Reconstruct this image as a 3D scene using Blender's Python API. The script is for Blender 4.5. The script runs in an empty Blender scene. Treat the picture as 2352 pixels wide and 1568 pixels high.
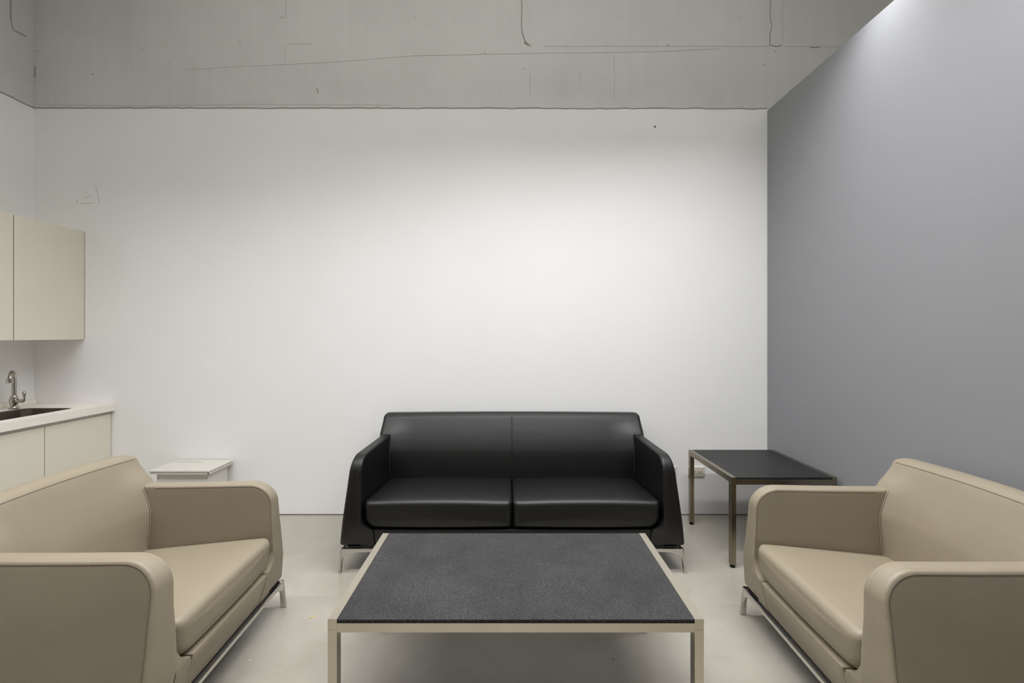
import bpy, bmesh, math, random
from mathutils import Vector, Matrix
random.seed(7)

# ------------------------------------------------------------------ camera / world / exposure
sc = bpy.context.scene
col = sc.collection
F, HC, VX, VY = 1045.0, 1.34, 1171.0, 768.0          # focal length in px (2352 wide), eye height, vanishing point
cam_d = bpy.data.cameras.new('camera'); cam = bpy.data.objects.new('camera', cam_d); col.objects.link(cam)
cam_d.sensor_width = 36.0; cam_d.lens = 36.0 * F / 2352
cam_d.shift_x = (1176 - VX) / 2352; cam_d.shift_y = (VY - 784) / 2352
cam_d.clip_start = 0.05
cam.location = (0, 0, HC); cam.rotation_euler = (math.pi / 2, 0, 0)
sc.camera = cam
w = bpy.data.worlds.new('world'); sc.world = w; w.use_nodes = True
w.node_tree.nodes['Background'].inputs[0].default_value = (0.9, 0.95, 1, 1)
w.node_tree.nodes['Background'].inputs[1].default_value = 0.05
vs = sc.view_settings
vs.view_transform = 'Standard'; vs.look = 'None'; vs.gamma = 1; vs.use_curve_mapping = False
vs.exposure = -1.60
sc.cycles.max_bounces = 14; sc.cycles.diffuse_bounces = 9
UP_W = 25.0
LAMP_W = 46.0             # watts of each ceiling luminaire
LAMP_COL = (1.0, 0.998, 1.0)
LAMP_Z = 3.16

# room
YB, XL, XR, ZP, ZC = 3.383, -3.537, 1.913, 3.016, 4.35
SB = F / YB               # px per metre on the back wall

# ------------------------------------------------------------------ helpers
def lin(c):
    return tuple(((v / 255) / 12.92 if v / 255 <= 0.04045 else ((v / 255 + 0.055) / 1.055) ** 2.4) for v in c)

def mat(name, rgb, rough=0.5, metal=0.0, vary=0.0, vscale=6.0, bump=0.0, bscale=200.0, spec=0.5, rgb2=None, stretch=None, detail=4.0, coat=0.0):
    m = bpy.data.materials.new(name); m.use_nodes = True
    nt = m.node_tree; b = nt.nodes['Principled BSDF']
    b.inputs['Roughness'].default_value = rough; b.inputs['Metallic'].default_value = metal
    b.inputs['Specular IOR Level'].default_value = spec
    b.inputs['Coat Weight'].default_value = coat
    c = lin(rgb)
    b.inputs['Base Color'].default_value = (*c, 1)
    if vary or bump:
        tc = nt.nodes.new('ShaderNodeTexCoord')
        src = tc.outputs['Object']
        if stretch:
            mp = nt.nodes.new('ShaderNodeMapping'); mp.inputs['Scale'].default_value = stretch
            nt.links.new(src, mp.inputs['Vector']); src = mp.outputs['Vector']
    if vary:
        n = nt.nodes.new('ShaderNodeTexNoise'); n.inputs['Scale'].default_value = vscale; n.inputs['Detail'].default_value = detail
        nt.links.new(src, n.inputs['Vector'])
        r = nt.nodes.new('ShaderNodeValToRGB')
        c2 = lin(rgb2) if rgb2 else tuple(v * (1 - vary) for v in c)
        r.color_ramp.elements[0].position = 0.3; r.color_ramp.elements[1].position = 0.7
        r.color_ramp.elements[0].color = (*c2, 1)
        r.color_ramp.elements[1].color = (*(c if rgb2 else tuple(min(1, v * (1 + vary)) for v in c)), 1)
        nt.links.new(n.outputs['Fac'], r.inputs['Fac']); nt.links.new(r.outputs['Color'], b.inputs['Base Color'])
    if bump:
        n2 = nt.nodes.new('ShaderNodeTexNoise'); n2.inputs['Scale'].default_value = bscale; n2.inputs['Detail'].default_value = 3
        nt.links.new(src, n2.inputs['Vector'])
        bp = nt.nodes.new('ShaderNodeBump'); bp.inputs['Strength'].default_value = bump; bp.inputs['Distance'].default_value = 0.002
        nt.links.new(n2.outputs['Fac'], bp.inputs['Height']); nt.links.new(bp.outputs['Normal'], b.inputs['Normal'])
    return m

def link(name, me, m=None, parent=None, smooth=False):
    o = bpy.data.objects.new(name, me); col.objects.link(o)
    if m: me.materials.append(m)
    if parent: o.parent = parent
    if smooth:
        for p in me.polygons: p.use_smooth = True
    return o

def from_bm(name, bm, m, parent=None, smooth=False):
    bmesh.ops.recalc_face_normals(bm, faces=bm.faces[:])
    if smooth:
        for e in bm.edges:
            if len(e.link_faces) == 2 and e.calc_face_angle(0) > 0.75: e.smooth = False
    me = bpy.data.meshes.new(name); bm.to_mesh(me); bm.free()
    return link(name, me, m, parent, smooth)

def add_box(bm, x0, x1, y0, y1, z0, z1, bevel=0.0, seg=2):
    r = bmesh.ops.create_cube(bm, size=1.0)
    vsx = r['verts']
    for v in vsx:
        v.co = Vector(((x0 + x1) / 2 + v.co.x * (x1 - x0), (y0 + y1) / 2 + v.co.y * (y1 - y0), (z0 + z1) / 2 + v.co.z * (z1 - z0)))
    if bevel:
        es = list({e for v in vsx for e in v.link_edges})
        bmesh.ops.bevel(bm, geom=es, offset=bevel, segments=seg, profile=0.5, affect='EDGES')

def box(name, dims, m, parent=None, bevel=0.0, seg=2):
    bm = bmesh.new(); add_box(bm, *dims, bevel=bevel, seg=seg)
    return from_bm(name, bm, m, parent)

def tube_into(bm, pts, r, seg=8, closed=False, taper=None):
    pts = [Vector(p) for p in pts]; n = len(pts); rings = []
    prev = None
    for i, p in enumerate(pts):
        a = pts[i - 1] if (i > 0 or closed) else p
        b = pts[(i + 1) % n] if (i < n - 1 or closed) else p
        t = (b - a).normalized()
        if prev is None:
            up = Vector((0, 0, 1)) if abs(t.z) < 0.9 else Vector((1, 0, 0))
            nrm = t.cross(up).normalized()
        else:
            nrm = (prev - t * prev.dot(t)).normalized()
        prev = nrm; bi = t.cross(nrm)
        rr = taper[i] if taper else r
        rings.append([bm.verts.new(p + (nrm * math.cos(2 * math.pi * k / seg) + bi * math.sin(2 * math.pi * k / seg)) * rr) for k in range(seg)])
    for i in range(n - (0 if closed else 1)):
        A, B = rings[i], rings[(i + 1) % n]
        for k in range(seg):
            bm.faces.new((A[k], A[(k + 1) % seg], B[(k + 1) % seg], B[k]))
    if not closed:
        bm.faces.new(rings[0]); bm.faces.new(rings[-1])

def tube(name, pts, r, m, parent=None, seg=8, taper=None, closed=False):
    bm = bmesh.new(); tube_into(bm, pts, r, seg, closed, taper)
    return from_bm(name, bm, m, parent, True)

def lathe_into(bm, prof, c, axis='z', seg=20):
    rings = []
    for r, h in prof:
        ring = []
        for k in range(seg):
            a = 2 * math.pi * k / seg
            p = {'z': (r * math.cos(a), r * math.sin(a), h), 'x': (h, r * math.cos(a), r * math.sin(a)), 'y': (r * math.cos(a), h, r * math.sin(a))}[axis]
            ring.append(bm.verts.new(Vector(c) + Vector(p)))
        rings.append(ring)
    for A, B in zip(rings, rings[1:]):
        for k in range(seg): bm.faces.new((A[k], A[(k + 1) % seg], B[(k + 1) % seg], B[k]))
    bm.faces.new(rings[0]); bm.faces.new(rings[-1])

def arc(cx, cy, r, a0, a1, n):
    return [(cx + r * math.cos(math.radians(a0 + (a1 - a0) * i / n)), cy + r * math.sin(math.radians(a0 + (a1 - a0) * i / n))) for i in range(n + 1)]

def area2(p):
    return sum(p[i][0] * p[(i + 1) % len(p)][1] - p[(i + 1) % len(p)][0] * p[i][1] for i in range(len(p)))

def inset(poly, d):
    n = len(poly); s = 1 if area2(poly) > 0 else -1; out = []
    for i in range(n):
        ax, ay = poly[i - 1]; bx, by = poly[i]; cx, cy = poly[(i + 1) % n]
        e1 = Vector((bx - ax, by - ay)).normalized(); e2 = Vector((cx - bx, cy - by)).normalized()
        n1 = Vector((-e1.y, e1.x)) * s; n2 = Vector((-e2.y, e2.x)) * s
        m = n1 + n2; q = m.length_squared
        m = m * (2 / q) if q > 0.3 else n1
        out.append((bx + m.x * d, by + m.y * d))
    return out

def resample(poly, step):
    out = []
    n = len(poly)
    for i in range(n):
        a = poly[i]; b = poly[(i + 1) % n]
        L = math.hypot(b[0] - a[0], b[1] - a[1]); k = max(1, int(L / step))
        for j in range(k): out.append((a[0] + (b[0] - a[0]) * j / k, a[1] + (b[1] - a[1]) * j / k))
    return out

def shrink(poly, d):
    xs = [p[0] for p in poly]; ys = [p[1] for p in poly]
    cx, cy, hx_, hy_ = (min(xs) + max(xs)) / 2, (min(ys) + max(ys)) / 2, (max(xs) - min(xs)) / 2, (max(ys) - min(ys)) / 2
    return [(cx + (x - cx) * (1 - d / hx_), cy + (y - cy) * (1 - d / hy_)) for x, y in poly]

def rounded_prism(bm, poly, c0, c1, r, fn, seg=4, nst=1, puff0=0.0, puff1=0.0, r1=None, deep=0.05, soft=False):
    """closed outline poly extruded from c0 to c1 with edges rounded by r; fn(a, b, c) -> xyz"""
    r1 = r if r1 is None else r1
    s = 1 if c1 > c0 else -1
    st = []   # (c, inset)
    dome = (0.94, 0.85, 0.72, 0.56, 0.38, 0.18)
    if puff0: st += [(c0 - s * puff0 * (1 - q ** 2.2), -q) for q in reversed(dome)]
    for k in range(seg + 1):
        a = math.pi / 2 * k / seg; st.append((c0 + s * r * (1 - math.sin(a)) if False else c0 + s * r * (1 - math.cos(a)), r * (1 - math.sin(a))))
    for k in range(1, nst + 1):
        st.append((c0 + s * r + (c1 - c0 - s * (r + r1)) * k / (nst + 1), 0.0))
    for k in range(seg + 1):
        a = math.pi / 2 * k / seg; st.append((c1 - s * r1 * (1 - math.sin(a)), r1 * (1 - math.cos(a))))
    if puff1: st += [(c1 + s * puff1 * (1 - q ** 2.2), -q) for q in dome]
    rings = []
    for c, d in st:
        rr = r if c * s < (c0 + c1) / 2 * s else r1
        if d < -1e-6:                      # ring of the domed end, scaled towards the middle
            base = shrink(poly, rr) if soft else inset(poly, rr)
            mx_, my_ = sum(p[0] for p in base) / len(base), sum(p[1] for p in base) / len(base)
            pl = [(mx_ + (p[0] - mx_) * -d, my_ + (p[1] - my_) * -d) for p in base]
        elif d <= 1e-6: pl = poly
        else: pl = shrink(poly, d) if soft else inset(poly, d)
        rings.append([bm.verts.new(fn(a, b, c)) for a, b in pl])
    n = len(poly)
    for A, B in zip(rings, rings[1:]):
        for k in range(n):
            bm.faces.new((A[k], A[(k + 1) % n], B[(k + 1) % n], B[k]))
    bm.faces.new(rings[0]); bm.faces.new(rings[-1])

def thing(name, label, cat, loc=(0, 0, 0), rz=0.0, group=None):
    o = bpy.data.objects.new(name, None); col.objects.link(o); o.empty_display_size = 0.1
    o.location = loc; o.rotation_euler = (0, 0, rz); tag(o, label, cat, group); return o

def tag(o, label, cat, group=None):
    o['label'] = label; o['category'] = cat
    if group: o['group'] = group
    return o

def struct(o, label=None):
    o['kind'] = 'structure'
    if label: o['label'] = label
    return o

# ------------------------------------------------------------------ materials
M = {}
M['white_wall'] = mat('white wall paint', (243, 243, 243), 0.7, vary=0.012, vscale=1.5, bump=0.06, bscale=90, spec=0.3)
M['grey_wall'] = mat('grey wall paint', (138, 139, 143), 0.62, vary=0.015, vscale=2.0, bump=0.05, bscale=90, spec=0.3)
M['dark_line'] = mat('dark joint', (88, 84, 76), 0.9)
M['crack'] = mat('concrete crack', (160, 158, 152), 0.9)
M['faint'] = mat('faint concrete seam', (190, 188, 184), 0.9)
M['ceil'] = mat('ceiling concrete', (205, 204, 198), 0.85, vary=0.08, vscale=3)
M['pencil'] = mat('pencil graphite', (176, 173, 168), 0.8)
M['lacquer'] = mat('cream cabinet lacquer', (224, 219, 205), 0.42, vary=0.01, vscale=3, spec=0.4)
M['lacquer_edge'] = mat('cabinet edge band', (176, 166, 132), 0.5)
M['counter'] = mat('white solid surface', (238, 233, 226), 0.4, vary=0.02, vscale=25, spec=0.4)
M['pull'] = mat('grey pull channel', (186, 184, 178), 0.5, metal=0.0)
M['chrome'] = mat('chrome', (208, 206, 202), 0.07, 1.0)
M['faucet'] = mat('worn faucet chrome', (188, 184, 176), 0.16, 1.0, vary=0.15, vscale=40)
M['steel_sink'] = mat('sink steel', (150, 145, 134), 0.32, 1.0, vary=0.05, vscale=30)
M['steel'] = mat('brushed stainless steel', (212, 204, 188), 0.24, 1.0, vary=0.04, vscale=5, bump=0.02, bscale=90, stretch=(1, 1, 1))
M['steel_dark_refl'] = mat('brushed steel with dark reflections', (150, 141, 122), 0.24, 1.0, vary=0.04, vscale=5, bump=0.02, bscale=90)  # side table steel, dark reflections of its surroundings put into the colour
M['glide'] = mat('black plastic', (16, 16, 16), 0.4)
M['beige'] = mat('beige leather', (145, 135, 117), 0.44, vary=0.02, vscale=5, bump=0.10, bscale=420, spec=0.42)
M['beige_seam'] = mat('beige seam', (116, 104, 86), 0.7)
M['beige_thread'] = mat('beige thread', (170, 159, 141), 0.7)
M['black'] = mat('black leather', (7, 7, 7), 0.46, vary=0.03, vscale=5, bump=0.10, bscale=420, spec=0.52)
M['black_seam'] = mat('black seam', (9, 9, 9), 0.7)
M['black_thread'] = mat('black piping', (62, 61, 59), 0.5)
M['white_metal'] = mat('white box lacquer', (208, 205, 198), 0.45, spec=0.4)
M['ivory'] = mat('ivory outlet plastic', (222, 216, 202), 0.35)
M['slot'] = mat('outlet slot', (38, 35, 32), 0.6)
M['housing'] = mat('lamp housing', (225, 225, 222), 0.5)
M['stain'] = mat('ochre floor stain', (188, 172, 128), 0.5)
M['spot'] = mat('dark floor spot', (92, 86, 72), 0.6)
M['pale_patch'] = mat('pale floor chip', (236, 234, 228), 0.5)

def undulate(m, scale, dist):
    nt = m.node_tree; fine = next(n for n in nt.nodes if n.type == 'BUMP')
    tc = next(n for n in nt.nodes if n.type == 'TEX_COORD')
    n = nt.nodes.new('ShaderNodeTexNoise'); n.inputs['Scale'].default_value = scale; n.inputs['Detail'].default_value = 1.5; n.inputs['Distortion'].default_value = 0.7
    bp = nt.nodes.new('ShaderNodeBump'); bp.inputs['Strength'].default_value = 0.6; bp.inputs['Distance'].default_value = dist
    nt.links.new(tc.outputs['Object'], n.inputs['Vector']); nt.links.new(n.outputs['Fac'], bp.inputs['Height']); nt.links.new(bp.outputs['Normal'], fine.inputs['Normal'])
undulate(M['beige'], 6.0, 0.004); undulate(M['black'], 5.0, 0.002)

def concrete_mat():
    m = bpy.data.materials.new('cast concrete'); m.use_nodes = True; nt = m.node_tree; b = nt.nodes['Principled BSDF']
    N = nt.nodes.new; L = nt.links.new
    b.inputs['Roughness'].default_value = 0.88; b.inputs['Specular IOR Level'].default_value = 0.25
    tc = N('ShaderNodeTexCoord')
    n1 = N('ShaderNodeTexNoise'); n1.inputs['Scale'].default_value = 1.3; n1.inputs['Detail'].default_value = 6; n1.inputs['Roughness'].default_value = 0.6
    L(tc.outputs['Object'], n1.inputs['Vector'])
    r1 = N('ShaderNodeValToRGB'); r1.color_ramp.elements[0].position = 0.3; r1.color_ramp.elements[1].position = 0.72
    r1.color_ramp.elements[0].color = (*lin((203, 202, 200)), 1); r1.color_ramp.elements[1].color = (*lin((213, 212, 210)), 1)
    L(n1.outputs['Fac'], r1.inputs['Fac'])
    # streaks left by the form boards
    mp = N('ShaderNodeMapping'); mp.inputs['Scale'].default_value = (16, 16, 1.2); L(tc.outputs['Object'], mp.inputs['Vector'])
    n2 = N('ShaderNodeTexNoise'); n2.inputs['Scale'].default_value = 1.0; n2.inputs['Detail'].default_value = 5; L(mp.outputs['Vector'], n2.inputs['Vector'])
    mx = N('ShaderNodeMix'); mx.data_type = 'RGBA'; mx.blend_type = 'OVERLAY'; mx.inputs['Factor'].default_value = 0.07
    L(r1.outputs['Color'], mx.inputs['A']); L(n2.outputs['Fac'], mx.inputs['B'])
    # sparse tiny pits
    v = N('ShaderNodeTexVoronoi'); v.inputs['Scale'].default_value = 11.0; v.inputs['Randomness'].default_value = 1.0; L(tc.outputs['Object'], v.inputs['Vector'])
    n3 = N('ShaderNodeTexNoise'); n3.inputs['Scale'].default_value = 3.0; L(tc.outputs['Object'], n3.inputs['Vector'])
    lt = N('ShaderNodeMath'); lt.operation = 'MULTIPLY'; lt.inputs[1].default_value = 0.075; L(n3.outputs['Fac'], lt.inputs[0])
    sub = N('ShaderNodeMath'); sub.operation = 'SUBTRACT'; sub.inputs[1].default_value = 0.012; L(lt.outputs[0], sub.inputs[0])
    cm = N('ShaderNodeMath'); cm.operation = 'LESS_THAN'; L(v.outputs['Distance'], cm.inputs[0]); L(sub.outputs[0], cm.inputs[1])
    mx2 = N('ShaderNodeMix'); mx2.data_type = 'RGBA'; L(cm.outputs[0], mx2.inputs['Factor']); L(mx.outputs['Result'], mx2.inputs['A'])
    mx2.inputs['B'].default_value = (*lin((188, 187, 183)), 1)
    L(mx2.outputs['Result'], b.inputs['Base Color'])
    bp = N('ShaderNodeBump'); bp.inputs['Strength'].default_value = 0.25; bp.inputs['Distance'].default_value = 0.004
    n4 = N('ShaderNodeTexNoise'); n4.inputs['Scale'].default_value = 14; n4.inputs['Detail'].default_value = 6; L(tc.outputs['Object'], n4.inputs['Vector'])
    L(n4.outputs['Fac'], bp.inputs['Height']); L(bp.outputs['Normal'], b.inputs['Normal'])
    return m
M['concrete'] = concrete_mat()

def floor_mat():
    m = bpy.data.materials.new('sealed screed floor'); m.use_nodes = True; nt = m.node_tree; b = nt.nodes['Principled BSDF']
    N = nt.nodes.new; L = nt.links.new
    b.inputs['Specular IOR Level'].default_value = 0.5
    tc = N('ShaderNodeTexCoord')
    n1 = N('ShaderNodeTexNoise'); n1.inputs['Scale'].default_value = 1.6; n1.inputs['Detail'].default_value = 7; n1.inputs['Roughness'].default_value = 0.6; n1.inputs['Distortion'].default_value = 0.6
    L(tc.outputs['Object'], n1.inputs['Vector'])
    r1 = N('ShaderNodeValToRGB'); r1.color_ramp.elements[0].position = 0.28; r1.color_ramp.elements[1].position = 0.75
    r1.color_ramp.elements[0].color = (*lin((147, 142, 131)), 1); r1.color_ramp.elements[1].color = (*lin((176, 172, 162)), 1)
    L(n1.outputs['Fac'], r1.inputs['Fac'])
    n2 = N('ShaderNodeTexNoise'); n2.inputs['Scale'].default_value = 9; n2.inputs['Detail'].default_value = 5; n2.inputs['Distortion'].default_value = 1.2
    L(tc.outputs['Object'], n2.inputs['Vector'])
    r2 = N('ShaderNodeValToRGB'); r2.color_ramp.elements[0].position = 0.60; r2.color_ramp.elements[1].position = 0.76
    r2.color_ramp.elements[0].color = (0, 0, 0, 1); r2.color_ramp.elements[1].color = (0.5, 0.5, 0.5, 1)
    L(n2.outputs['Fac'], r2.inputs['Fac'])
    mx = N('ShaderNodeMix'); mx.data_type = 'RGBA'; L(r2.outputs['Color'], mx.inputs['Factor']); L(r1.outputs['Color'], mx.inputs['A'])
    mx.inputs['B'].default_value = (*lin((149, 143, 127)), 1)
    L(mx.outputs['Result'], b.inputs['Base Color'])
    r3 = N('ShaderNodeMapRange'); r3.inputs['To Min'].default_value = 0.22; r3.inputs['To Max'].default_value = 0.42
    L(n1.outputs['Fac'], r3.inputs['Value']); L(r3.outputs['Result'], b.inputs['Roughness'])
    return m
M['floor'] = floor_mat()

def slab_mat(nm='dark grey stone', g=1.0):
    m = bpy.data.materials.new(nm); m.use_nodes = True; nt = m.node_tree; b = nt.nodes['Principled BSDF']
    N = nt.nodes.new; L = nt.links.new
    b.inputs['Roughness'].default_value = 0.5; b.inputs['Specular IOR Level'].default_value = 0.25
    tc = N('ShaderNodeTexCoord')
    n1 = N('ShaderNodeTexNoise'); n1.inputs['Scale'].default_value = 230; n1.inputs['Detail'].default_value = 2; n1.inputs['Roughness'].default_value = 0.7
    n2 = N('ShaderNodeTexNoise'); n2.inputs['Scale'].default_value = 6; n2.inputs['Detail'].default_value = 5; n2.inputs['Distortion'].default_value = 0.8
    L(tc.outputs['Object'], n1.inputs['Vector']); L(tc.outputs['Object'], n2.inputs['Vector'])
    r1 = N('ShaderNodeValToRGB'); e = r1.color_ramp.elements
    e[0].position = 0.32; e[0].color = (*lin((30, 30, 31)), 1); e[1].position = 0.72; e[1].color = (*lin((84, 83, 83)), 1)
    k = e.new(0.5); k.color = (*lin((49, 49, 50)), 1)
    L(n1.outputs['Fac'], r1.inputs['Fac'])
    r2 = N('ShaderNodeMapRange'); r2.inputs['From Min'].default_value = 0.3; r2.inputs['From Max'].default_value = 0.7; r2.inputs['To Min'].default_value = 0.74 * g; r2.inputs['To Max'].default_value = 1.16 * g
    L(n2.outputs['Fac'], r2.inputs['Value'])
    mx = N('ShaderNodeVectorMath'); mx.operation = 'SCALE'; L(r1.outputs['Color'], mx.inputs[0]); L(r2.outputs['Result'], mx.inputs['Scale'])
    # pale flecks
    v = N('ShaderNodeTexVoronoi'); v.inputs['Scale'].default_value = 26; L(tc.outputs['Object'], v.inputs['Vector'])
    cm = N('ShaderNodeMath'); cm.operation = 'LESS_THAN'; cm.inputs[1].default_value = 0.045; L(v.outputs['Distance'], cm.inputs[0])
    mx2 = N('ShaderNodeMix'); mx2.data_type = 'RGBA'; L(cm.outputs[0], mx2.inputs['Factor']); L(mx.outputs['Vector'], mx2.inputs['A']); mx2.inputs['B'].default_value = (*lin((110, 109, 107)), 1)
    L(mx2.outputs['Result'], b.inputs['Base Color'])
    return m
M['slab'] = slab_mat(); M['slab_shaded'] = slab_mat('corner-shaded grey stone', 0.6)  # side table copy: the dimmer light of its corner is put into the colour

em = bpy.data.materials.new('lamp diffuser'); em.use_nodes = True
em.node_tree.nodes['Principled BSDF'].inputs['Emission Color'].default_value = (*LAMP_COL, 1)
em.node_tree.nodes['Principled BSDF'].inputs['Emission Strength'].default_value = 2.0
M['diffuser'] = em

# ------------------------------------------------------------------ the room
X0, X1, Y0 = XL - 0.2, 5.2, -3.6
struct(box('floor', (X0, X1, Y0, YB + 0.2, -0.1, 0), M['floor']), 'pale beige sealed screed floor with faint stains')
struct(box('ceiling', (X0, X1, Y0, YB + 0.2, ZC, ZC + 0.1), M['ceil']))
wall_back = struct(box('wall_back', (X0, X1, YB, YB + 0.2, 0.005, ZP), M['white_wall']), 'white painted wall behind the black sofa')
wall_up = struct(box('wall_back_upper', (X0, X1, YB, YB + 0.2, ZP, ZC), M['concrete']), 'bare grey concrete beam above the white wall')
wall_left = struct(box('wall_left', (X0, XL, Y0, YB, 0, ZP), M['white_wall']), 'white wall behind the kitchen units')
wall_left_up = struct(box('wall_left_upper', (X0, XL, Y0, YB, ZP, ZC), M['concrete']), 'bare concrete above the white wall on the left')
wall_right = struct(box('wall_right', (XR, XR + 0.12, Y0, YB - 0.001, 0, ZP - 0.012), M['grey_wall'], bevel=0.002), 'grey painted partition wall')
struct(box('wall_front', (X0, X1, Y0 - 0.1, Y0, 0, ZC), M['white_wall']))
struct(box('wall_far_right', (X1, X1 + 0.1, Y0, YB, 0, ZC), M['white_wall']))

def bw(px, py, dy=0.0):      # photo pixel -> point on the back wall
    return (( px - VX) / SB, YB - dy, HC - (py - VY) / SB)

def jag(p, q, step, amp, wobble=(0, 0, 1), first=True):
    p = Vector(p); q = Vector(q); n = max(2, int((q - p).length / step)); out = []
    for i in range(0 if first else 1, n + 1):
        c = p.lerp(q, i / n); a = random.uniform(-amp, amp) if 0 < i < n else 0
        out.append(c + Vector(wobble) * a)
    return out

# rough plaster edge where the paint stops under the concrete
bm = bmesh.new(); tube_into(bm, jag((XL, YB, 3.026), (XR, YB, ZP + 0.004), 0.05, 0.0045), 0.0042, 5)
struct(from_bm('trim_1', bm, M['crack']), 'rough dark joint between white paint and concrete')
bm = bmesh.new(); tube_into(bm, jag((XL, YB - 1.2, 3.03), (XL, YB, 3.026), 0.05, 0.005), 0.005, 5)
struct(from_bm('trim_2', bm, M['crack']), 'rough joint between paint and concrete on the left wall')
struct(box('trim_3', (XL, XR, YB - 0.003, YB + 0.01, 0.0, 0.0055), M['dark_line']), 'thin dark joint at the foot of the white wall')
struct(box('trim_4', (XR - 0.003, XR + 0.01, Y0, YB - 0.004, 0.0, 0.0055), M['dark_line']), 'thin dark joint at the foot of the grey wall')

def marks(name, lines, r, m, parent, amp=0.004, step=0.035):
    for ln in lines:
        pts = []
        for a, b in zip(ln, ln[1:]):
            pts += jag(bw(*a), bw(*b), step, amp, wobble=(0.8, 0, 0.6), first=not pts)
        tube(name, pts, r, m, parent, seg=5)
# cracks and board seams in the concrete (photo positions)
marks('crack', [[(1199, -40), (1198, 40), (1199, 76), (1206, 95), (1219, 106)], [(1770, -40), (1769, 40), (1773, 60), (1769, 75), (1768, 104)],
                [(1768, 104), (1782, 107), (1796, 104)]], 0.0042, M['crack'], wall_up)
marks('crack', [[(1201, 80), (1207, 96), (1204, 98), (1213, 104)], [(1861, 108), (1870, 109), (1882, 108)], [(81, 152), (80, 178)], [(727, 203), (731, 209), (729, 214)]], 0.005, M['crack'], wall_up, 0.002, 0.02)
marks('board_seam', [[(1797, -40), (1797, 104)], [(1250, 106), (1480, 106), (1768, 106)], [(1800, 107), (1940, 107)], [(656, -20), (656, 44)],
                     [(656, 148), (656, 101), (716, 100)], [(430, 160), (560, 152), (656, 148), (760, 143)], [(760, 143), (950, 128), (1250, 122)],
                     [(1250, 122), (1500, 119), (1650, 112)], [(1217, 170), (1217, 222)], [(1333, 165), (1333, 192)], [(1411, 130), (1411, 232)],
                     [(100, 240), (300, 243), (600, 239), (900, 241)]], 0.0022, M['faint'], wall_up, 0.002)
lw = lambda px, py: (XL, XL * F / (px - VX), HC - (py - VY) * (XL / (px - VX)))
tube('crack', [lw(*p) for p in ((24, -20), (24, 45), (30, 68), (44, 76), (58, 83))], 0.005, M['crack'], wall_left_up, 5)
pits = [(551, 100, 2.2), (551, 94, 1.2), (646, 40, 2), (651, 41, 1.2), (954, 41, 1.6), (1113, 122, 2.2), (1105, 123, 1.3), (1068, 142, 1.3), (375, 104, 1.6), (384, 108, 1.4), (380, 99, 1.2),
        (389, 143, 1.8), (412, 147, 1.4), (213, 170, 2.6), (143, 80, 1.8), (86, 117, 2.4), (134, 138, 1.5), (227, 136, 1.3), (328, 113, 1.4), (414, 92, 1.5), (908, 80, 1.3),
        (186, 5, 1.2), (270, 82, 1.3), (815, 152, 1.3), (693, 61, 1.2), (978, 57, 1.3), (1214, 40, 1.2), (1427, 42, 1.8), (1457, 54, 1.2), (1534, 104, 2.2), (1508, 107, 1.5), (1387, 97, 1.4),
        (1479, 146, 1.5), (1755, 149, 2.2), (1780, 118, 1.9), (1636, 148, 1.2), (1572, 174, 1.3), (1695, 197, 1.3), (1701, 40, 1.3), (1954, 14, 1.4), (1941, 77, 1.8), (1838, 80, 1.4), (1203, 158, 1.8),
        (1703, 246, 1.4), (1383, 180, 1.2), (556, 185, 1.2), (865, 189, 1.2), (614, 168, 1.3), (131, 182, 1.3), (381, 158, 1.4), (303, 164, 1.3), (478, 164, 1.2), (1120, 45, 1.3)]
bm = bmesh.new()
for px, py, r in pits:
    c = Vector(bw(px, py, 0.0008)); n = 7
    bm.faces.new([bm.verts.new(c + Vector((math.cos(2 * math.pi * k / n) * r / SB * random.uniform(0.7, 1.2), 0, math.sin(2 * math.pi * k / n) * r / SB * random.uniform(0.7, 1.2)))) for k in range(n)])
o = from_bm('pits', bm, M['crack'], wall_up); o['kind'] = 'stuff'
# marks on the white wall
bm = bmesh.new(); lathe_into(bm, [(0.0065, -0.003), (0.006, 0.001), (0.003, 0.003)], bw(1504, 291), 'y', 10)
from_bm('nail_head', bm, M['slot'], wall_back)
marks('pencil_mark', [[(219, 425), (224, 442), (228, 468)], [(177, 459), (177, 468)], [(184, 467), (214, 467)], [(195, 455), (208, 450)]], 0.0014, M['pencil'], wall_back, 0.0, 0.05)

# small stains on the floor
def fl(px, py):
    y = HC * F / (py - VY); return Vector(((px - VX) * y / F, y, 0.0006))
def blob(name, px, py, rx, ry, m, n=12, jit=0.35):
    c = fl(px, py); bm = bmesh.new(); lo = []
    for k in range(n):
        j = random.uniform(1 - jit, 1 + jit); a = 2 * math.pi * k / n
        lo.append(bm.verts.new(c + Vector((math.cos(a) * rx * j, math.sin(a) * ry * j, 0))))
    bm.faces.new(lo)
    return from_bm(name, bm, m, bpy.data.objects['floor'])
blob('stain', 719, 1416, 0.014, 0.010, M['stain']); blob('stain', 712, 1419, 0.006, 0.006, M['stain'])
for px, py, r in ((1409, 1514, 0.004), (1332, 1500, 0.0025), (1064, 1546, 0.002), (1003, 1531, 0.002), (729, 1335, 0.002), (744, 1191, 0.003)):
    blob('floor_spot', px, py, r, r, M['spot'], 8, 0.2)
for ln in ([(1630, 1406), (1660, 1408), (1690, 1407), (1712, 1408)],):
    tube('floor_joint', [fl(*p) - Vector((0, 0, 0.0004)) for p in ln], 0.0005, M['stain'], bpy.data.objects['floor'], 5)
blob('floor_chip', 574, 1515, 0.004, 0.003, M['pale_patch'], 8, 0.2)

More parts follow.
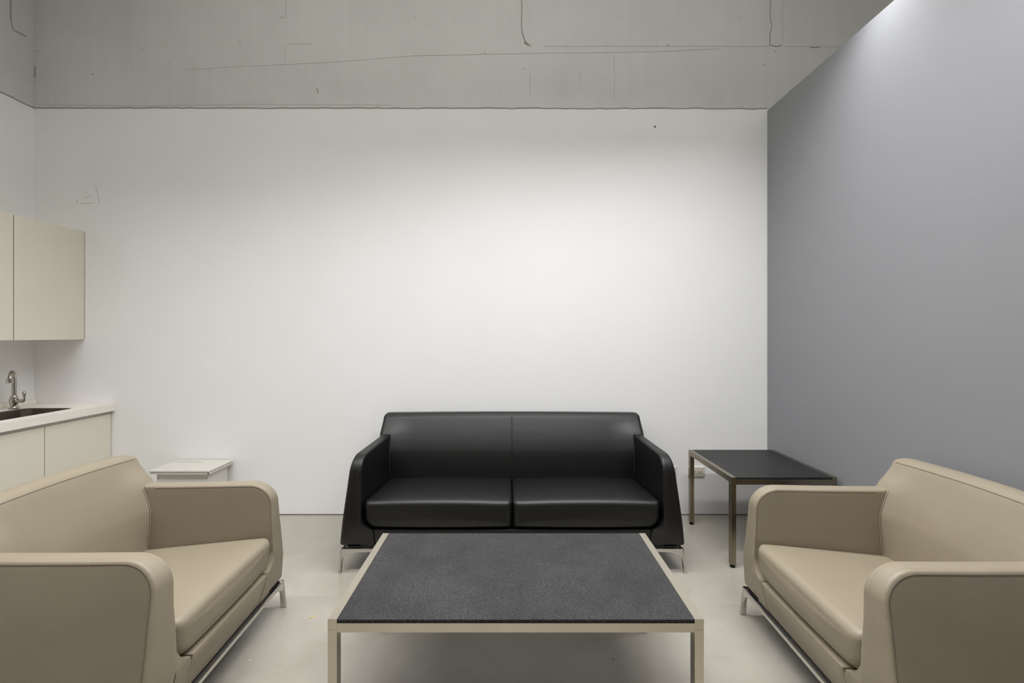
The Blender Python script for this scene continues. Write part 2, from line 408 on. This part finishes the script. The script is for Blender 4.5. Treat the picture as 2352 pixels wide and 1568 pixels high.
# ------------------------------------------------------------------ ceiling luminaires and added fill lights (hang above the frame; they light the room)
def luminaire(x, y, label, k=1.0):
    t = thing('ceiling_light', label, 'ceiling light', (x, y, LAMP_Z), 0, 'hanging linear ceiling lights')
    L_, W_ = 1.2, 0.14
    bm = bmesh.new(); add_box(bm, -L_ / 2, L_ / 2, -W_ / 2, W_ / 2, 0.035, 0.085, 0.006)
    for s in (-1, 1):
        add_box(bm, -L_ / 2, L_ / 2, s * W_ / 2 - (0.004 if s > 0 else 0), s * W_ / 2 + (0.004 if s < 0 else 0), 0.0, 0.04)
        add_box(bm, s * L_ / 2 - (0.004 if s > 0 else 0), s * L_ / 2 + (0.004 if s < 0 else 0), -W_ / 2, W_ / 2, 0.0, 0.04)
    from_bm('housing', bm, M['housing'], t)
    box('diffuser', (-L_ / 2 + 0.006, L_ / 2 - 0.006, -W_ / 2 + 0.006, W_ / 2 - 0.006, 0.026, 0.034), M['diffuser'], t)
    for s in (-1, 1):
        tube('hanger', [(s * 0.45, 0, 0.084), (s * 0.45, 0, ZC - LAMP_Z)], 0.004, M['chrome'], t)
    ld = bpy.data.lights.new('lamp_light', 'AREA'); ld.shape = 'RECTANGLE'; ld.size = L_ - 0.02; ld.size_y = W_ - 0.02
    ld.energy = LAMP_W * k; ld.color = LAMP_COL; ld.spread = math.radians(142)
    lo = bpy.data.objects.new('lamp_light', ld); col.objects.link(lo); lo.parent = t; lo.location = (0, 0, 0.024)
    ud = bpy.data.lights.new('uplight', 'AREA'); ud.shape = 'RECTANGLE'; ud.size = L_ - 0.06; ud.size_y = W_ - 0.02     # added above the closed housing to lift the ambient light
    ud.energy = UP_W * max(1.0, k); ud.color = LAMP_COL; ud.spread = math.radians(105)
    uo = bpy.data.objects.new('uplight', ud); col.objects.link(uo); uo.parent = t; uo.location = (0, 0, 0.09); uo.rotation_euler = (math.pi, 0, 0)
luminaire(1.25, 2.3, 'linear ceiling light nearest the grey wall in the row by the sofa', 1.0)
luminaire(0.0, 2.3, 'linear ceiling light second from the grey wall in the row by the sofa', 0.98)
luminaire(-1.25, 2.3, 'linear ceiling light third from the grey wall in the row by the sofa', 0.42)
luminaire(1.25, 1.42, 'linear ceiling light nearest the grey wall in the row over the coffee table', 1.1)
luminaire(0.0, 1.42, 'linear ceiling light second from the grey wall in the row over the coffee table', 1.1)
luminaire(-1.25, 1.42, 'linear ceiling light third from the grey wall in the row over the coffee table', 1.1)
luminaire(-2.5, 1.42, 'linear ceiling light nearest the kitchen in the row over the coffee table', 1.1)
luminaire(0.0, 0.5, 'added fill light over the camera towards the grey wall', 0.12)  # weak added fill, lightens the floor under the coffee table
luminaire(-1.25, 0.5, 'added fill light over the camera towards the kitchen', 0.12)  # second weak fill lamp, added for the same purpose
luminaire(3.3, 1.42, 'added fill light beyond the grey partition', 1.8)  # unseen lamp added to brighten the concrete past the partition

# ------------------------------------------------------------------ sofa and armchairs
ZB, ZT = 0.146, 0.653
def seat_thing(name, label, cat, loc, rz, xin, xout, ncush, lea, seam, thread, group=None, cz=(0.275, 0.416), TILT=0.088, crown=0.013, lean=0.0):
    t = thing(name, label, cat, loc, rz, group)
    def flare(z): return TILT * max(0.0, (ZT - z) / (ZT - ZB)) ** 1.0 if z < ZT else -0.005 * (z - ZT) / 0.12
    # ---- side profile of an arm, in (y, z)
    prof = arc(-0.006, ZB + 0.015, 0.015, 270, 180, 4) + [(-0.0225, 0.21), (-0.025, 0.28), (-0.028, 0.40)] + arc(0.071, 0.553, 0.10, 175, 90, 12) + \
           [(0.25, 0.653), (0.40, 0.654), (0.55, 0.656), (0.64, 0.656)] + arc(0.66, 0.616, 0.04, 90, 0, 5) + [(0.70, 0.40), (0.69, ZB + 0.012), (0.678, ZB)]
    prof = resample(prof, 0.06)
    def arm_pt(s):
        def fn(y, z, c):      # c = 0 inner face ... 1 outer face (in metres from the inner face)
            wgt = max(0, min(1.05, c / (xout - xin)))
            toe = 0.012 * (1 - min(1, y / 0.5))
            fwd = (0.014 + 0.016 * min(1.0, max(0.0, (0.50 - z) / 0.2))) * (1 - 0.6 * wgt) * max(0.0, 1 - max(0.0, y) / 0.22) * min(1.0, max(0.0, (z - ZB) / 0.12))
            return Vector((s * (xin + c + flare(z) * wgt + toe), y - fwd, z))
        return fn
    wdt = xout - xin
    for s in (-1, 1):
        fn = arm_pt(s)
        bm = bmesh.new()
        rounded_prism(bm, prof, 0.0, wdt, 0.010, fn, seg=4, nst=2, puff0=0.004, puff1=0.008, deep=0.05)
        # sweep of the arm front into the base, under the cushion corner
        zc = cz[0] + 0.09
        zl = [ZB + (cz[0] - ZB) * k / 6 for k in range(6)] + [cz[0] + 0.001 + 0.097 * (k / 14) ** 1.3 for k in range(15)]
        lev = []
        for z in zl:
            xi = -0.070 if z < cz[0] else min(0.0, -0.070 + 0.074 * math.sqrt(max(0.0, 1 - (max(0.0, zc - z) / 0.09) ** 2)))
            yf = -0.0205 - 0.0310 * min(1, (z - ZB) / 0.12) + 0.014 * max(0.0, (z - cz[0]) / 0.098) ** 1.5
            row = []
            for q in (0.0, 0.03, 0.5, 1.0):
                row.append(bm.verts.new((s * (xin + 0.012 + xi + (0.010 - xi) * q), yf + (0.004 if q == 0 else 0), z)))
            row.insert(0, bm.verts.new((s * (xin + 0.012 + xi), yf + 0.05, z)))
            lev.append(row)
        for A, B in zip(lev, lev[1:]):
            for k in range(4): bm.faces.new((A[k], A[k + 1], B[k + 1], B[k]))
        arm = from_bm('arm', bm, lea, t, True)
        # piping between side panel and the band that runs over the arm, both sides
        k0 = min(range(len(prof)), key=lambda k: abs(prof[k][0] + 0.02) + abs(prof[k][1] - 0.16))
        vis = [(y, z) for (y, z) in inset(prof, 0.0095)]
        path = [(y, z) for (y, z) in vis if not (z < 0.16 or (y > 0.665))]
        path.sort(key=lambda p: p[0] if p[1] > 0.60 else p[1] - 1)
        outer = [fn(y, z, wdt + 0.0002) for y, z in path]
        tube('seam', outer, 0.0011, seam, arm, 6)
        pin = [(y, z) for y, z in path if y < 0.53 and z > 0.36]
        tube('seam', [fn(y, z, -0.0002) for y, z in pin], 0.0010, seam, arm, 6)
        # stitches on the band
        bm = bmesh.new()
        for src, c, sgn in ((inset(prof, 0.0), wdt - 0.017, 1), (inset(prof, 0.0), 0.017, -1)):
            pp = [(y, z) for (y, z) in src if not (z < 0.16 or y > (0.655 if sgn > 0 else 0.52) or (sgn < 0 and z < 0.3))]
            pp.sort(key=lambda p: p[0] if p[1] > 0.60 else p[1] - 1)
            acc = 0.0
            for a, b in zip(pp, pp[1:]):
                A, B = fn(a[0], a[1], c), fn(b[0], b[1], c); L_ = (B - A).length; d = (B - A) / L_
                u = -acc
                while u < L_:
                    if u >= 0:
                        p = A + d * u; q = p + d * min(0.0034, L_)
                        up = Vector((1, 0, 0)); sd = d.cross(up).normalized() * 0.0005; ux = up * 0.0005
                        v8 = [bm.verts.new(pt + e) for pt in (p, q) for e in (sd + ux, sd - ux, -sd - ux, -sd + ux)]
                        for f in ((0, 1, 2, 3), (7, 6, 5, 4), (0, 4, 5, 1), (1, 5, 6, 2), (2, 6, 7, 3), (3, 7, 4, 0)): bm.faces.new([v8[i] for i in f])
                    u += 0.0062
                acc = L_ - (u - 0.0062); acc = 0.0062 - (u - L_) if u > L_ else 0
        st = from_bm('stitching', bm, thread, arm); st['kind'] = 'stuff'
    # ---- front rail and base
    xr = xin + 0.012 - 0.072
    bm = bmesh.new()
    rounded_prism(bm, resample([(-xr, ZB), (xr, ZB), (xr, cz[0] - 0.002), (-xr, cz[0] - 0.002)], 0.03), 0.0, 0.05, 0.004, lambda a, b, c: Vector((a, c - 0.0200 - 0.0310 * min(1, (b - ZB) / 0.12), b)), seg=2, nst=0)
    from_bm('front_rail', bm, lea, t, True)
    box('base', (-xin - 0.02, xin + 0.02, 0.03, 0.68, ZB, cz[0] - 0.01), lea, t)
    # ---- backrest
    bp = [(0.49, 0.22), (0.497, 0.37), (0.500, 0.43), (0.506, 0.49), (0.516, 0.55), (0.534, 0.61), (0.557, 0.67), (0.578, 0.720), (0.594, 0.757)] + \
         [(0.602, 0.771), (0.618, 0.779), (0.648, 0.782), (0.680, 0.779), (0.700, 0.768), (0.710, 0.750), (0.712, 0.62), (0.708, 0.40), (0.70, 0.22)]
    bp = resample(bp, 0.018)
    W0 = xout + 0.020
    def bfn(y, z, c):
        e = min(1.0, max(0.0, (abs(c) - (xin - 0.10)) / 0.10))     # the corner bends forward to meet the arm
        g = min(1.0, max(0.0, (0.745 - z) / 0.10)); g = g * g * (3 - 2 * g)
        yy = y - (0.026 * e * e * (3 - 2 * e) * g * min(1.0, max(0.0, (z - 0.40) / 0.15)) if y < 0.62 else 0)
        yy += lean * max(0.0, min(1.0, (z - 0.52) / 0.25)) ** 1.2
        k = 1 if c >= 0 else -1
        zz = z + crown * max(0.0, math.cos(c / W0 * math.pi / 2)) * min(1.0, max(0.0, (z - 0.60) / 0.15))
        return Vector((c + k * (min(0, flare(z)) if z > ZT else 0) * min(1, abs(c) / W0), yy, zz))
    bm = bmesh.new(); rounded_prism(bm, bp, -W0, W0, 0.027, bfn, seg=5, nst=24)
    back = from_bm('backrest', bm, lea, t, True)
    sx = [-W0 + 0.032 + (2 * W0 - 0.064) * k / 30 for k in range(31)]
    tube('seam', [bfn(0.5975, 0.7640, x) + Vector((0, -0.0004, 0)) for x in sx], 0.0012, seam, back, 6)
    fr_pts = [p for p in bp if p[0] < 0.599 and p[1] > 0.37]
    fr_pts.sort(key=lambda p: p[1])
    for s in (-1, 1):       # piping where arm and backrest meet
        fn = arm_pt(s)
        pp = [Vector((fn(y, z, 0).x - s * 0.0055, bfn(y, z, s * (xin)).y - 0.0022, z)) for y, z in fr_pts if z < 0.652]
        top = [Vector((fn(0.53, 0.655, c).x, bfn(0.550, 0.652, s * (xin + c)).y - 0.002, 0.656)) for c in (0.0, 0.02, 0.045, wdt - 0.01)]
        tube('piping', pp + top, 0.0017, thread, back, 6)
    # ---- cushions
    gap = 0.004
    edges = [(-xin - 0.004 + gap, xin + 0.004 - gap)] if ncush == 1 else [(-xin - 0.002 + gap, -gap * 0.6), (gap * 0.6, xin + 0.002 - gap)]
    for i, (a0, a1) in enumerate(edges):
        Lr = 0.065 if i == 0 else 0.016; Rr = 0.065 if i == ncush - 1 else 0.016
        zb, zt = cz
        out = arc(a0 + Lr, zb + Lr, Lr, 180, 270, 8) + arc(a1 - Rr, zb + Rr, Rr, 270, 360, 8) + arc(a1 - 0.02, zt - 0.02, 0.02, 0, 90, 5) + arc(a0 + 0.02, zt - 0.02, 0.02, 90, 180, 5)
        out = resample(out, 0.05)
        mid, hw = (a0 + a1) / 2, (a1 - a0) / 2
        def cf(a, b, c, mid=mid, hw=hw, zb=zb, zt=zt):
            u = (a - mid) / hw; up = max(0, (b - zb) / (zt - zb))
            z = b + 0.012 * up * (1 - u * u) - 0.040 * up * max(0, c) / 0.47
            y = c - 0.010 * (1 - u * u) * max(0, 1 - max(0, c) / 0.2) + 0.012 * (1 - up) * max(0, 1 - max(0, c) / 0.2)
            return Vector((a, y, z))
        bm = bmesh.new(); rounded_prism(bm, out, -0.050, 0.54, 0.036, cf, seg=7, nst=7, puff0=0.006, r1=0.02, deep=0.03, soft=True)
        cu = from_bm('seat_cushion', bm, lea, t, True)
        for e, sgn in ((a0, 1), (a1, -1)):
            pts = [cf(e + sgn * 0.004, z, c) for z, c in ((zt - 0.077, -0.025), (zt - 0.037, -0.023), (zt - 0.016, -0.015), (zt - 0.005, 0.005))]
            pts = [p + Vector((0, -0.001, 0.001)) for p in pts]
            tube('seam', pts, 0.0014, seam, cu, 6)
    if ncush == 2:          # double seam down the middle of the backrest
        for dx in (-0.004, 0.004):
            tube('seam', [bfn(y, z, dx) + Vector((0, -0.0006, 0)) for y, z in fr_pts if z < 0.764], 0.0016, seam, back, 6)
    # ---- chrome base: rails and four bracket legs
    xb = xout + TILT                      # outer half width at the bottom
    box('shadow_gap_strip', (-xb + 0.03, xb - 0.03, -0.0235, 0.67, 0.1365, ZB + 0.001), M['glide'], t)
    box('base_rail', (-xb + 0.05, xb - 0.05, -0.031, -0.011, 0.117, 0.1375), M['chrome'], t, 0.003)
    box('base_rail', (-xb + 0.05, xb - 0.05, 0.650, 0.670, 0.117, 0.1375), M['chrome'], t, 0.003)
    for s in (-1, 1):
        box('base_rail', (s * (xb - 0.03) - 0.01, s * (xb - 0.03) + 0.01, 0.05, 0.64, 0.117, 0.1375), M['chrome'], t, 0.003)
    for sx_ in (-1, 1):
        for fy in (0, 1):
            bm = bmesh.new()
            pl = [(0.006, 0.1375), (0.017, 0.004), (0.0155, 0.0), (0.0045, 0.0), (0.0025, 0.006)]
            pl += [(0.001 - 0.009 * u - 0.085 * u ** 3.2, 0.02 + 0.097 * (1 - (1 - u) ** 1.7)) for u in [k / 10 for k in range(1, 11)]]
            pl += [(-0.12, 0.117), (-0.12, 0.1375)]
            yo = -0.031 if fy == 0 else 0.674; sy = 1 if fy == 0 else -1
            def lf(a, b, c, sx_=sx_, yo=yo, sy=sy): return Vector((sx_ * (xb - 0.001 + a), yo + sy * (c + 0.002 * (1 - b / 0.1375)), b))
            rounded_prism(bm, pl, 0.0, 0.017, 0.003, lf, seg=2, nst=0)
            def lg(a, b, c, sx_=sx_, yo=yo, sy=sy): return Vector((sx_ * (xb - 0.001 + 0.006 - c + 0.010 * (1 - b / 0.1375)), yo + sy * (0.006 - a + 0.002 * (1 - b / 0.1375)), b))
            rounded_prism(bm, pl, 0.0, 0.013, 0.003, lg, seg=2, nst=0)
            from_bm('leg', bm, M['chrome'], t)
    return t

seat_thing('sofa', 'black leather two-seat sofa with chrome legs against the white wall', 'sofa', (0.014, 2.588, 0), 0.0, 0.834, 0.892, 2, M['black'], M['black_seam'], M['black_thread'], cz=(0.248, 0.404), TILT=0.070, crown=0.006, lean=0.024)
seat_thing('armchair', 'beige leather armchair in front of the kitchen counter', 'armchair', (-1.119, 1.767, 0), math.radians(92.4), 0.310, 0.374, 1, M['beige'], M['beige_seam'], M['beige_thread'], 'beige leather armchairs')
seat_thing('armchair', 'beige leather armchair backed up to the grey wall', 'armchair', (1.126, 1.708, 0), math.radians(-91.9), 0.310, 0.374, 1, M['beige'], M['beige_seam'], M['beige_thread'], 'beige leather armchairs')

# ------------------------------------------------------------------ tables
def table(name, label, loc, W, D, H, lw_=0.030, ld_=0.035, stone='slab', metal='steel'):
    t = thing(name, label, 'table', loc)
    gl = 0.018; tt = 0.010
    x, y = W / 2, D / 2
    for s in (-1, 1):
        x0, x1 = (-x, -x + lw_) if s < 0 else (x - lw_, x)
        box('side_rail', (x0, x1, -y, y, H - 0.034, H), M[metal], t, 0.0005, 1)
        for q in (-1, 1):
            y0, y1 = (-y, -y + ld_) if q < 0 else (y - ld_, y)
            lg = box('leg', (x0, x1, y0, y1, gl, H - 0.034), M[metal], t, 0.0005, 1)
            bm = bmesh.new(); cx, cy = (x0 + x1) / 2, (y0 + y1) / 2
            lathe_into(bm, [(0.006, gl + 0.004), (0.006, 0.011), (0.014, 0.010), (0.0155, 0.004), (0.014, 0.0)], (cx, cy, 0))
            from_bm('levelling_foot', bm, M['glide'], lg, True)
    for q in (-1, 1):
        y0, y1 = (-y, -y + 0.03) if q < 0 else (y - 0.03, y)
        box('cross_rail', (-x + lw_, x - lw_, y0, y1, H - 0.042, H - 0.0125), M[metal], t, 0.0005, 1)
    box('table_top', (-x + lw_ + 0.001, x - lw_ - 0.001, -y, y, H - 0.0105, H - 0.0005), M[stone], t, 0.0005, 1)
    return t
table('coffee_table', 'low dark stone coffee table with brushed steel frame in front of the sofa', (0.019, (1.451 + 2.081) / 2, 0), 1.2, 0.63, 0.432, 0.029, 0.036)
table('side_table', 'dark stone side table with steel legs in the corner by the grey wall', (1.574, (2.609 + 3.237) / 2, 0), 0.606, 0.628, 0.521, 0.027, 0.034, 'slab_shaded', 'steel_dark_refl')

# ------------------------------------------------------------------ kitchen on the left wall
XW = XL + 0.003
def base_unit(y0, y1, label):
    t = thing('base_cabinet', label, 'cabinet', (XW, y0, 0), 0, 'cream base cabinets')
    d = 0.555; L_ = y1 - y0
    bm = bmesh.new()
    add_box(bm, 0, d, 0, 0.018, 0.08, 0.772); add_box(bm, 0, d, L_ - 0.018, L_, 0.08, 0.772)
    add_box(bm, 0, 0.012, 0.018, L_ - 0.018, 0.08, 0.772); add_box(bm, 0.012, d, 0.018, L_ - 0.018, 0.08, 0.098)
    from_bm('body', bm, M['lacquer'], t)
    box('toe_kick', (d - 0.06, d - 0.045, 0, L_, 0, 0.08), M['lacquer'], t)
    box('pull_channel', (d - 0.012, d + 0.012, 0.0, L_, 0.7525, 0.772), M['pull'], t)
    dr = box('door', (d, d + 0.018, 0.0015, L_ - 0.0015, 0.085, 0.752), M['lacquer'], t, 0.001, 1)
    box('edge_band', (d + 0.002, d + 0.017, 0.0008, 0.0016, 0.087, 0.75), M['lacquer_edge'], dr)
    return t
base_unit(2.897, 3.378, 'cream base cabinet under the sink end, beside the white wall')
base_unit(2.43, 2.896, 'cream base cabinet at the left edge of the picture')
struct(box('trim_5', (XW, XW + 0.558, 3.363, YB - 0.001, 0.0, 0.752), M['lacquer'])) if False else None

def wall_unit(y0, y1, label):
    t = thing('wall_cabinet', label, 'cabinet', (XW, y0, 1.303), 0, 'cream wall cabinets')
    d = 0.355; L_ = y1 - y0; h = 0.802
    box('body', (0, d, 0, L_, 0, h), M['lacquer'], t)
    dr = box('door', (d + 0.001, d + 0.019, 0.002, L_ - 0.002, 0.0, h), M['lacquer'], t, 0.001, 1)
    box('edge_band', (d + 0.003, d + 0.0185, 0.0012, 0.0021, 0.002, h - 0.002), M['lacquer_edge'], dr)
    box('edge_band', (d + 0.003, d + 0.0185, L_ - 0.0021, L_ - 0.0012, 0.002, h - 0.002), M['lacquer_edge'], dr)
wall_unit(2.898, 3.380, 'cream wall cabinet hung next to the white back wall')
wall_unit(2.43, 2.897, 'cream wall cabinet at the left edge of the picture')

# worktop with a cut-out for the sink, upstand behind
SX0, SX1, SY0, SY1 = -3.375, -3.030, 2.55, 3.175
ZTOP, ZBOT = 0.828, 0.776
ct = thing('countertop', 'white solid worktop running to the back wall', 'countertop', (XW, 2.43, ZBOT))
bm = bmesh.new()
ox0, ox1, oy0, oy1 = 0.0, -2.933 - XW, 0.0, YB - 0.002 - 2.43
def rrect(x0, x1, y0, y1, r, n=5):
    return arc(x1 - r, y1 - r, r, 0, 90, n) + arc(x0 + r, y1 - r, r, 90, 180, n) + arc(x0 + r, y0 + r, r, 180, 270, n) + arc(x1 - r, y0 + r, r, 270, 360, n)
hole = rrect(SX0 - XW, SX1 - XW, SY0 - 2.43, SY1 - 2.43, 0.05)
outer = rrect(ox0, ox1, oy0, oy1, 0.003, 5)
lay = []
for z in (0.0, ZTOP - ZBOT):
    lay.append(([bm.verts.new((a, b, z)) for a, b in outer], [bm.verts.new((a, b, z)) for a, b in hole]))
n = len(hole)
for k in range(n):
    j = (k + 1) % n
    for z, (O, Hh) in enumerate(lay):
        bm.faces.new((O[k], O[j], Hh[j], Hh[k]))
    bm.faces.new((lay[0][0][k], lay[0][0][j], lay[1][0][j], lay[1][0][k]))
    bm.faces.new((lay[0][1][k], lay[0][1][j], lay[1][1][j], lay[1][1][k]))
from_bm('worktop', bm, M['counter'], ct)
box('upstand', (0, 0.018, 0, oy1, ZTOP - ZBOT, ZTOP - ZBOT + 0.038), M['counter'], ct, 0.002)

sk = thing('kitchen_sink', 'stainless steel sink bowl set into the white worktop', 'sink', ((SX0 + SX1) / 2, (SY0 + SY1) / 2, ZTOP))
bm = bmesh.new(); hx, hy = (SX1 - SX0) / 2 - 0.001, (SY1 - SY0) / 2 - 0.001
rings = []
for d, z in ((0.0, -0.001), (0.0, -0.02), (0.006, -0.10), (0.016, -0.155), (0.04, -0.172), (0.10, -0.176)):
    rings.append([bm.verts.new((a, b, z)) for a, b in rrect(-hx + d, hx - d, -hy + d, hy - d, max(0.012, 0.05 - d * 0.3), 5)])
for A, B in zip(rings, rings[1:]):
    for k in range(len(A)): bm.faces.new((A[k], A[(k + 1) % len(A)], B[(k + 1) % len(A)], B[k]))
bm.faces.new(rings[-1])
from_bm('bowl', bm, M['steel_sink'], sk, True)
bm = bmesh.new(); lathe_into(bm, [(0.042, -0.1755), (0.042, -0.172), (0.034, -0.171), (0.03, -0.174)], (0, 0, 0)); from_bm('drain', bm, M['chrome'], sk, True)

fx, fy = -3.408, 3.128
fa = thing('faucet', 'worn chrome gooseneck tap with a side lever at the sink', 'faucet', (fx, fy, ZTOP))
bm = bmesh.new(); lathe_into(bm, [(0.029, 0), (0.029, 0.006), (0.023, 0.012), (0.020, 0.025), (0.024, 0.042), (0.0265, 0.055), (0.0255, 0.068), (0.0205, 0.078), (0.021, 0.083), (0.017, 0.09), (0.0135, 0.096)], (0, 0, 0), 'z', 24)
from_bm('body', bm, M['faucet'], fa, True)
ud_, vd_ = 0.6, -0.8          # spout swung out over the bowl
sr = [(0.052 - 0.052 * math.cos(math.radians(a)), 0.205 + 0.052 * math.sin(math.radians(a))) for a in range(0, 166, 15)] + [(0.108, 0.208)]
sp = [(0, 0, 0.09), (0, 0, 0.15), (0, 0, 0.20)] + [(d * ud_, d * vd_, z) for d, z in sr]
tube('spout', sp, 0.013, M['faucet'], fa, 14, taper=[0.0135, 0.0128, 0.0122] + [0.0118] * 13)
bm = bmesh.new(); lathe_into(bm, [(0.0125, 0.022), (0.0185, 0.018), (0.0190, 0.004), (0.0165, -0.008), (0.012, -0.008)], (0.108 * ud_, 0.108 * vd_, 0.196), 'z', 18); from_bm('aerator', bm, M['faucet'], fa, True)
bm = bmesh.new(); lathe_into(bm, [(0.019, 0.010), (0.014, 0.022), (0.0095, 0.034), (0.010, 0.05), (0.013, 0.054), (0.013, 0.062), (0.009, 0.070)], (0, 0, 0.056), 'x', 16); from_bm('side_valve', bm, M['faucet'], fa, True)
lv = tube('lever', [(0.066, 0, 0.056), (0.071, 0, 0.066), (0.071, 0, 0.085), (0.0695, 0, 0.105), (0.068, 0, 0.116), (0.067, 0, 0.121)], 0.006, M['faucet'], fa, 12, taper=[0.009, 0.006, 0.0075, 0.0105, 0.0085, 0.004])

# ------------------------------------------------------------------ white slotted box
bx = thing('slotted_box', 'white lidded box with a slot, standing against the white wall', 'box', (-2.255, 3.235, 0))
box('body', (-0.175, 0.178, -0.105, 0.115, 0.0, 0.395), M['white_metal'], bx, 0.002)
lid = box('lid', (-0.207, 0.207, -0.135, 0.135, 0.4015, 0.412), M['white_metal'], bx, 0.0015)
box('lip', (-0.203, 0.205, -0.131, 0.133, 0.385, 0.3985), M['white_metal'], bx, 0.0015)
box('lid_gasket', (-0.195, 0.195, -0.125, 0.125, 0.398, 0.402), M['pull'], bx)
box('slot', (-0.165, 0.015, 0.077, 0.080, 0.4105, 0.4126), M['slot'], lid)
bm = bmesh.new(); lathe_into(bm, [(0.0045, -0.001), (0.0045, 0.0015), (0.002, 0.002)], (0.198, -0.1325, 0.392), 'y', 10); from_bm('screw', bm, M['slot'], bx)

# ------------------------------------------------------------------ wall outlets
def outlet(px, py, label, duplex=True):
    x, _, z = bw(px, py)
    t = thing('wall_outlet', label, 'outlet', (x, YB, z), 0, 'wall outlets')
    box('plate', (-0.06, 0.06, -0.009, 0.0, -0.0355, 0.0355), M['ivory'], t, 0.003)
    ins = box('insert', (-0.042, 0.042, -0.0105, -0.008, -0.017, 0.017), M['ivory'], t, 0.001)
    box('insert_outline', (-0.0435, 0.0435, -0.0093, -0.0088, -0.0185, 0.0185), M['beige_seam'], t)
    if duplex:
        for cx in (-0.021, 0.021):
            bm = bmesh.new()
            add_box(bm, cx - 0.008, cx + 0.002, -0.0112, -0.0100, 0.005, 0.0075); add_box(bm, cx - 0.007, cx + 0.002, -0.0112, -0.0100, -0.0075, -0.005)
            from_bm('slot', bm, M['slot'], ins)
            bm = bmesh.new(); lathe_into(bm, [(0.0033, -0.0112), (0.0033, -0.010)], (cx + 0.011, 0, 0), 'y', 10); from_bm('ground_hole', bm, M['slot'], ins)
outlet(1598, 1082, 'ivory double wall socket seen under the side table')
outlet(1534, 1082, 'ivory wall plate half hidden behind the sofa arm')
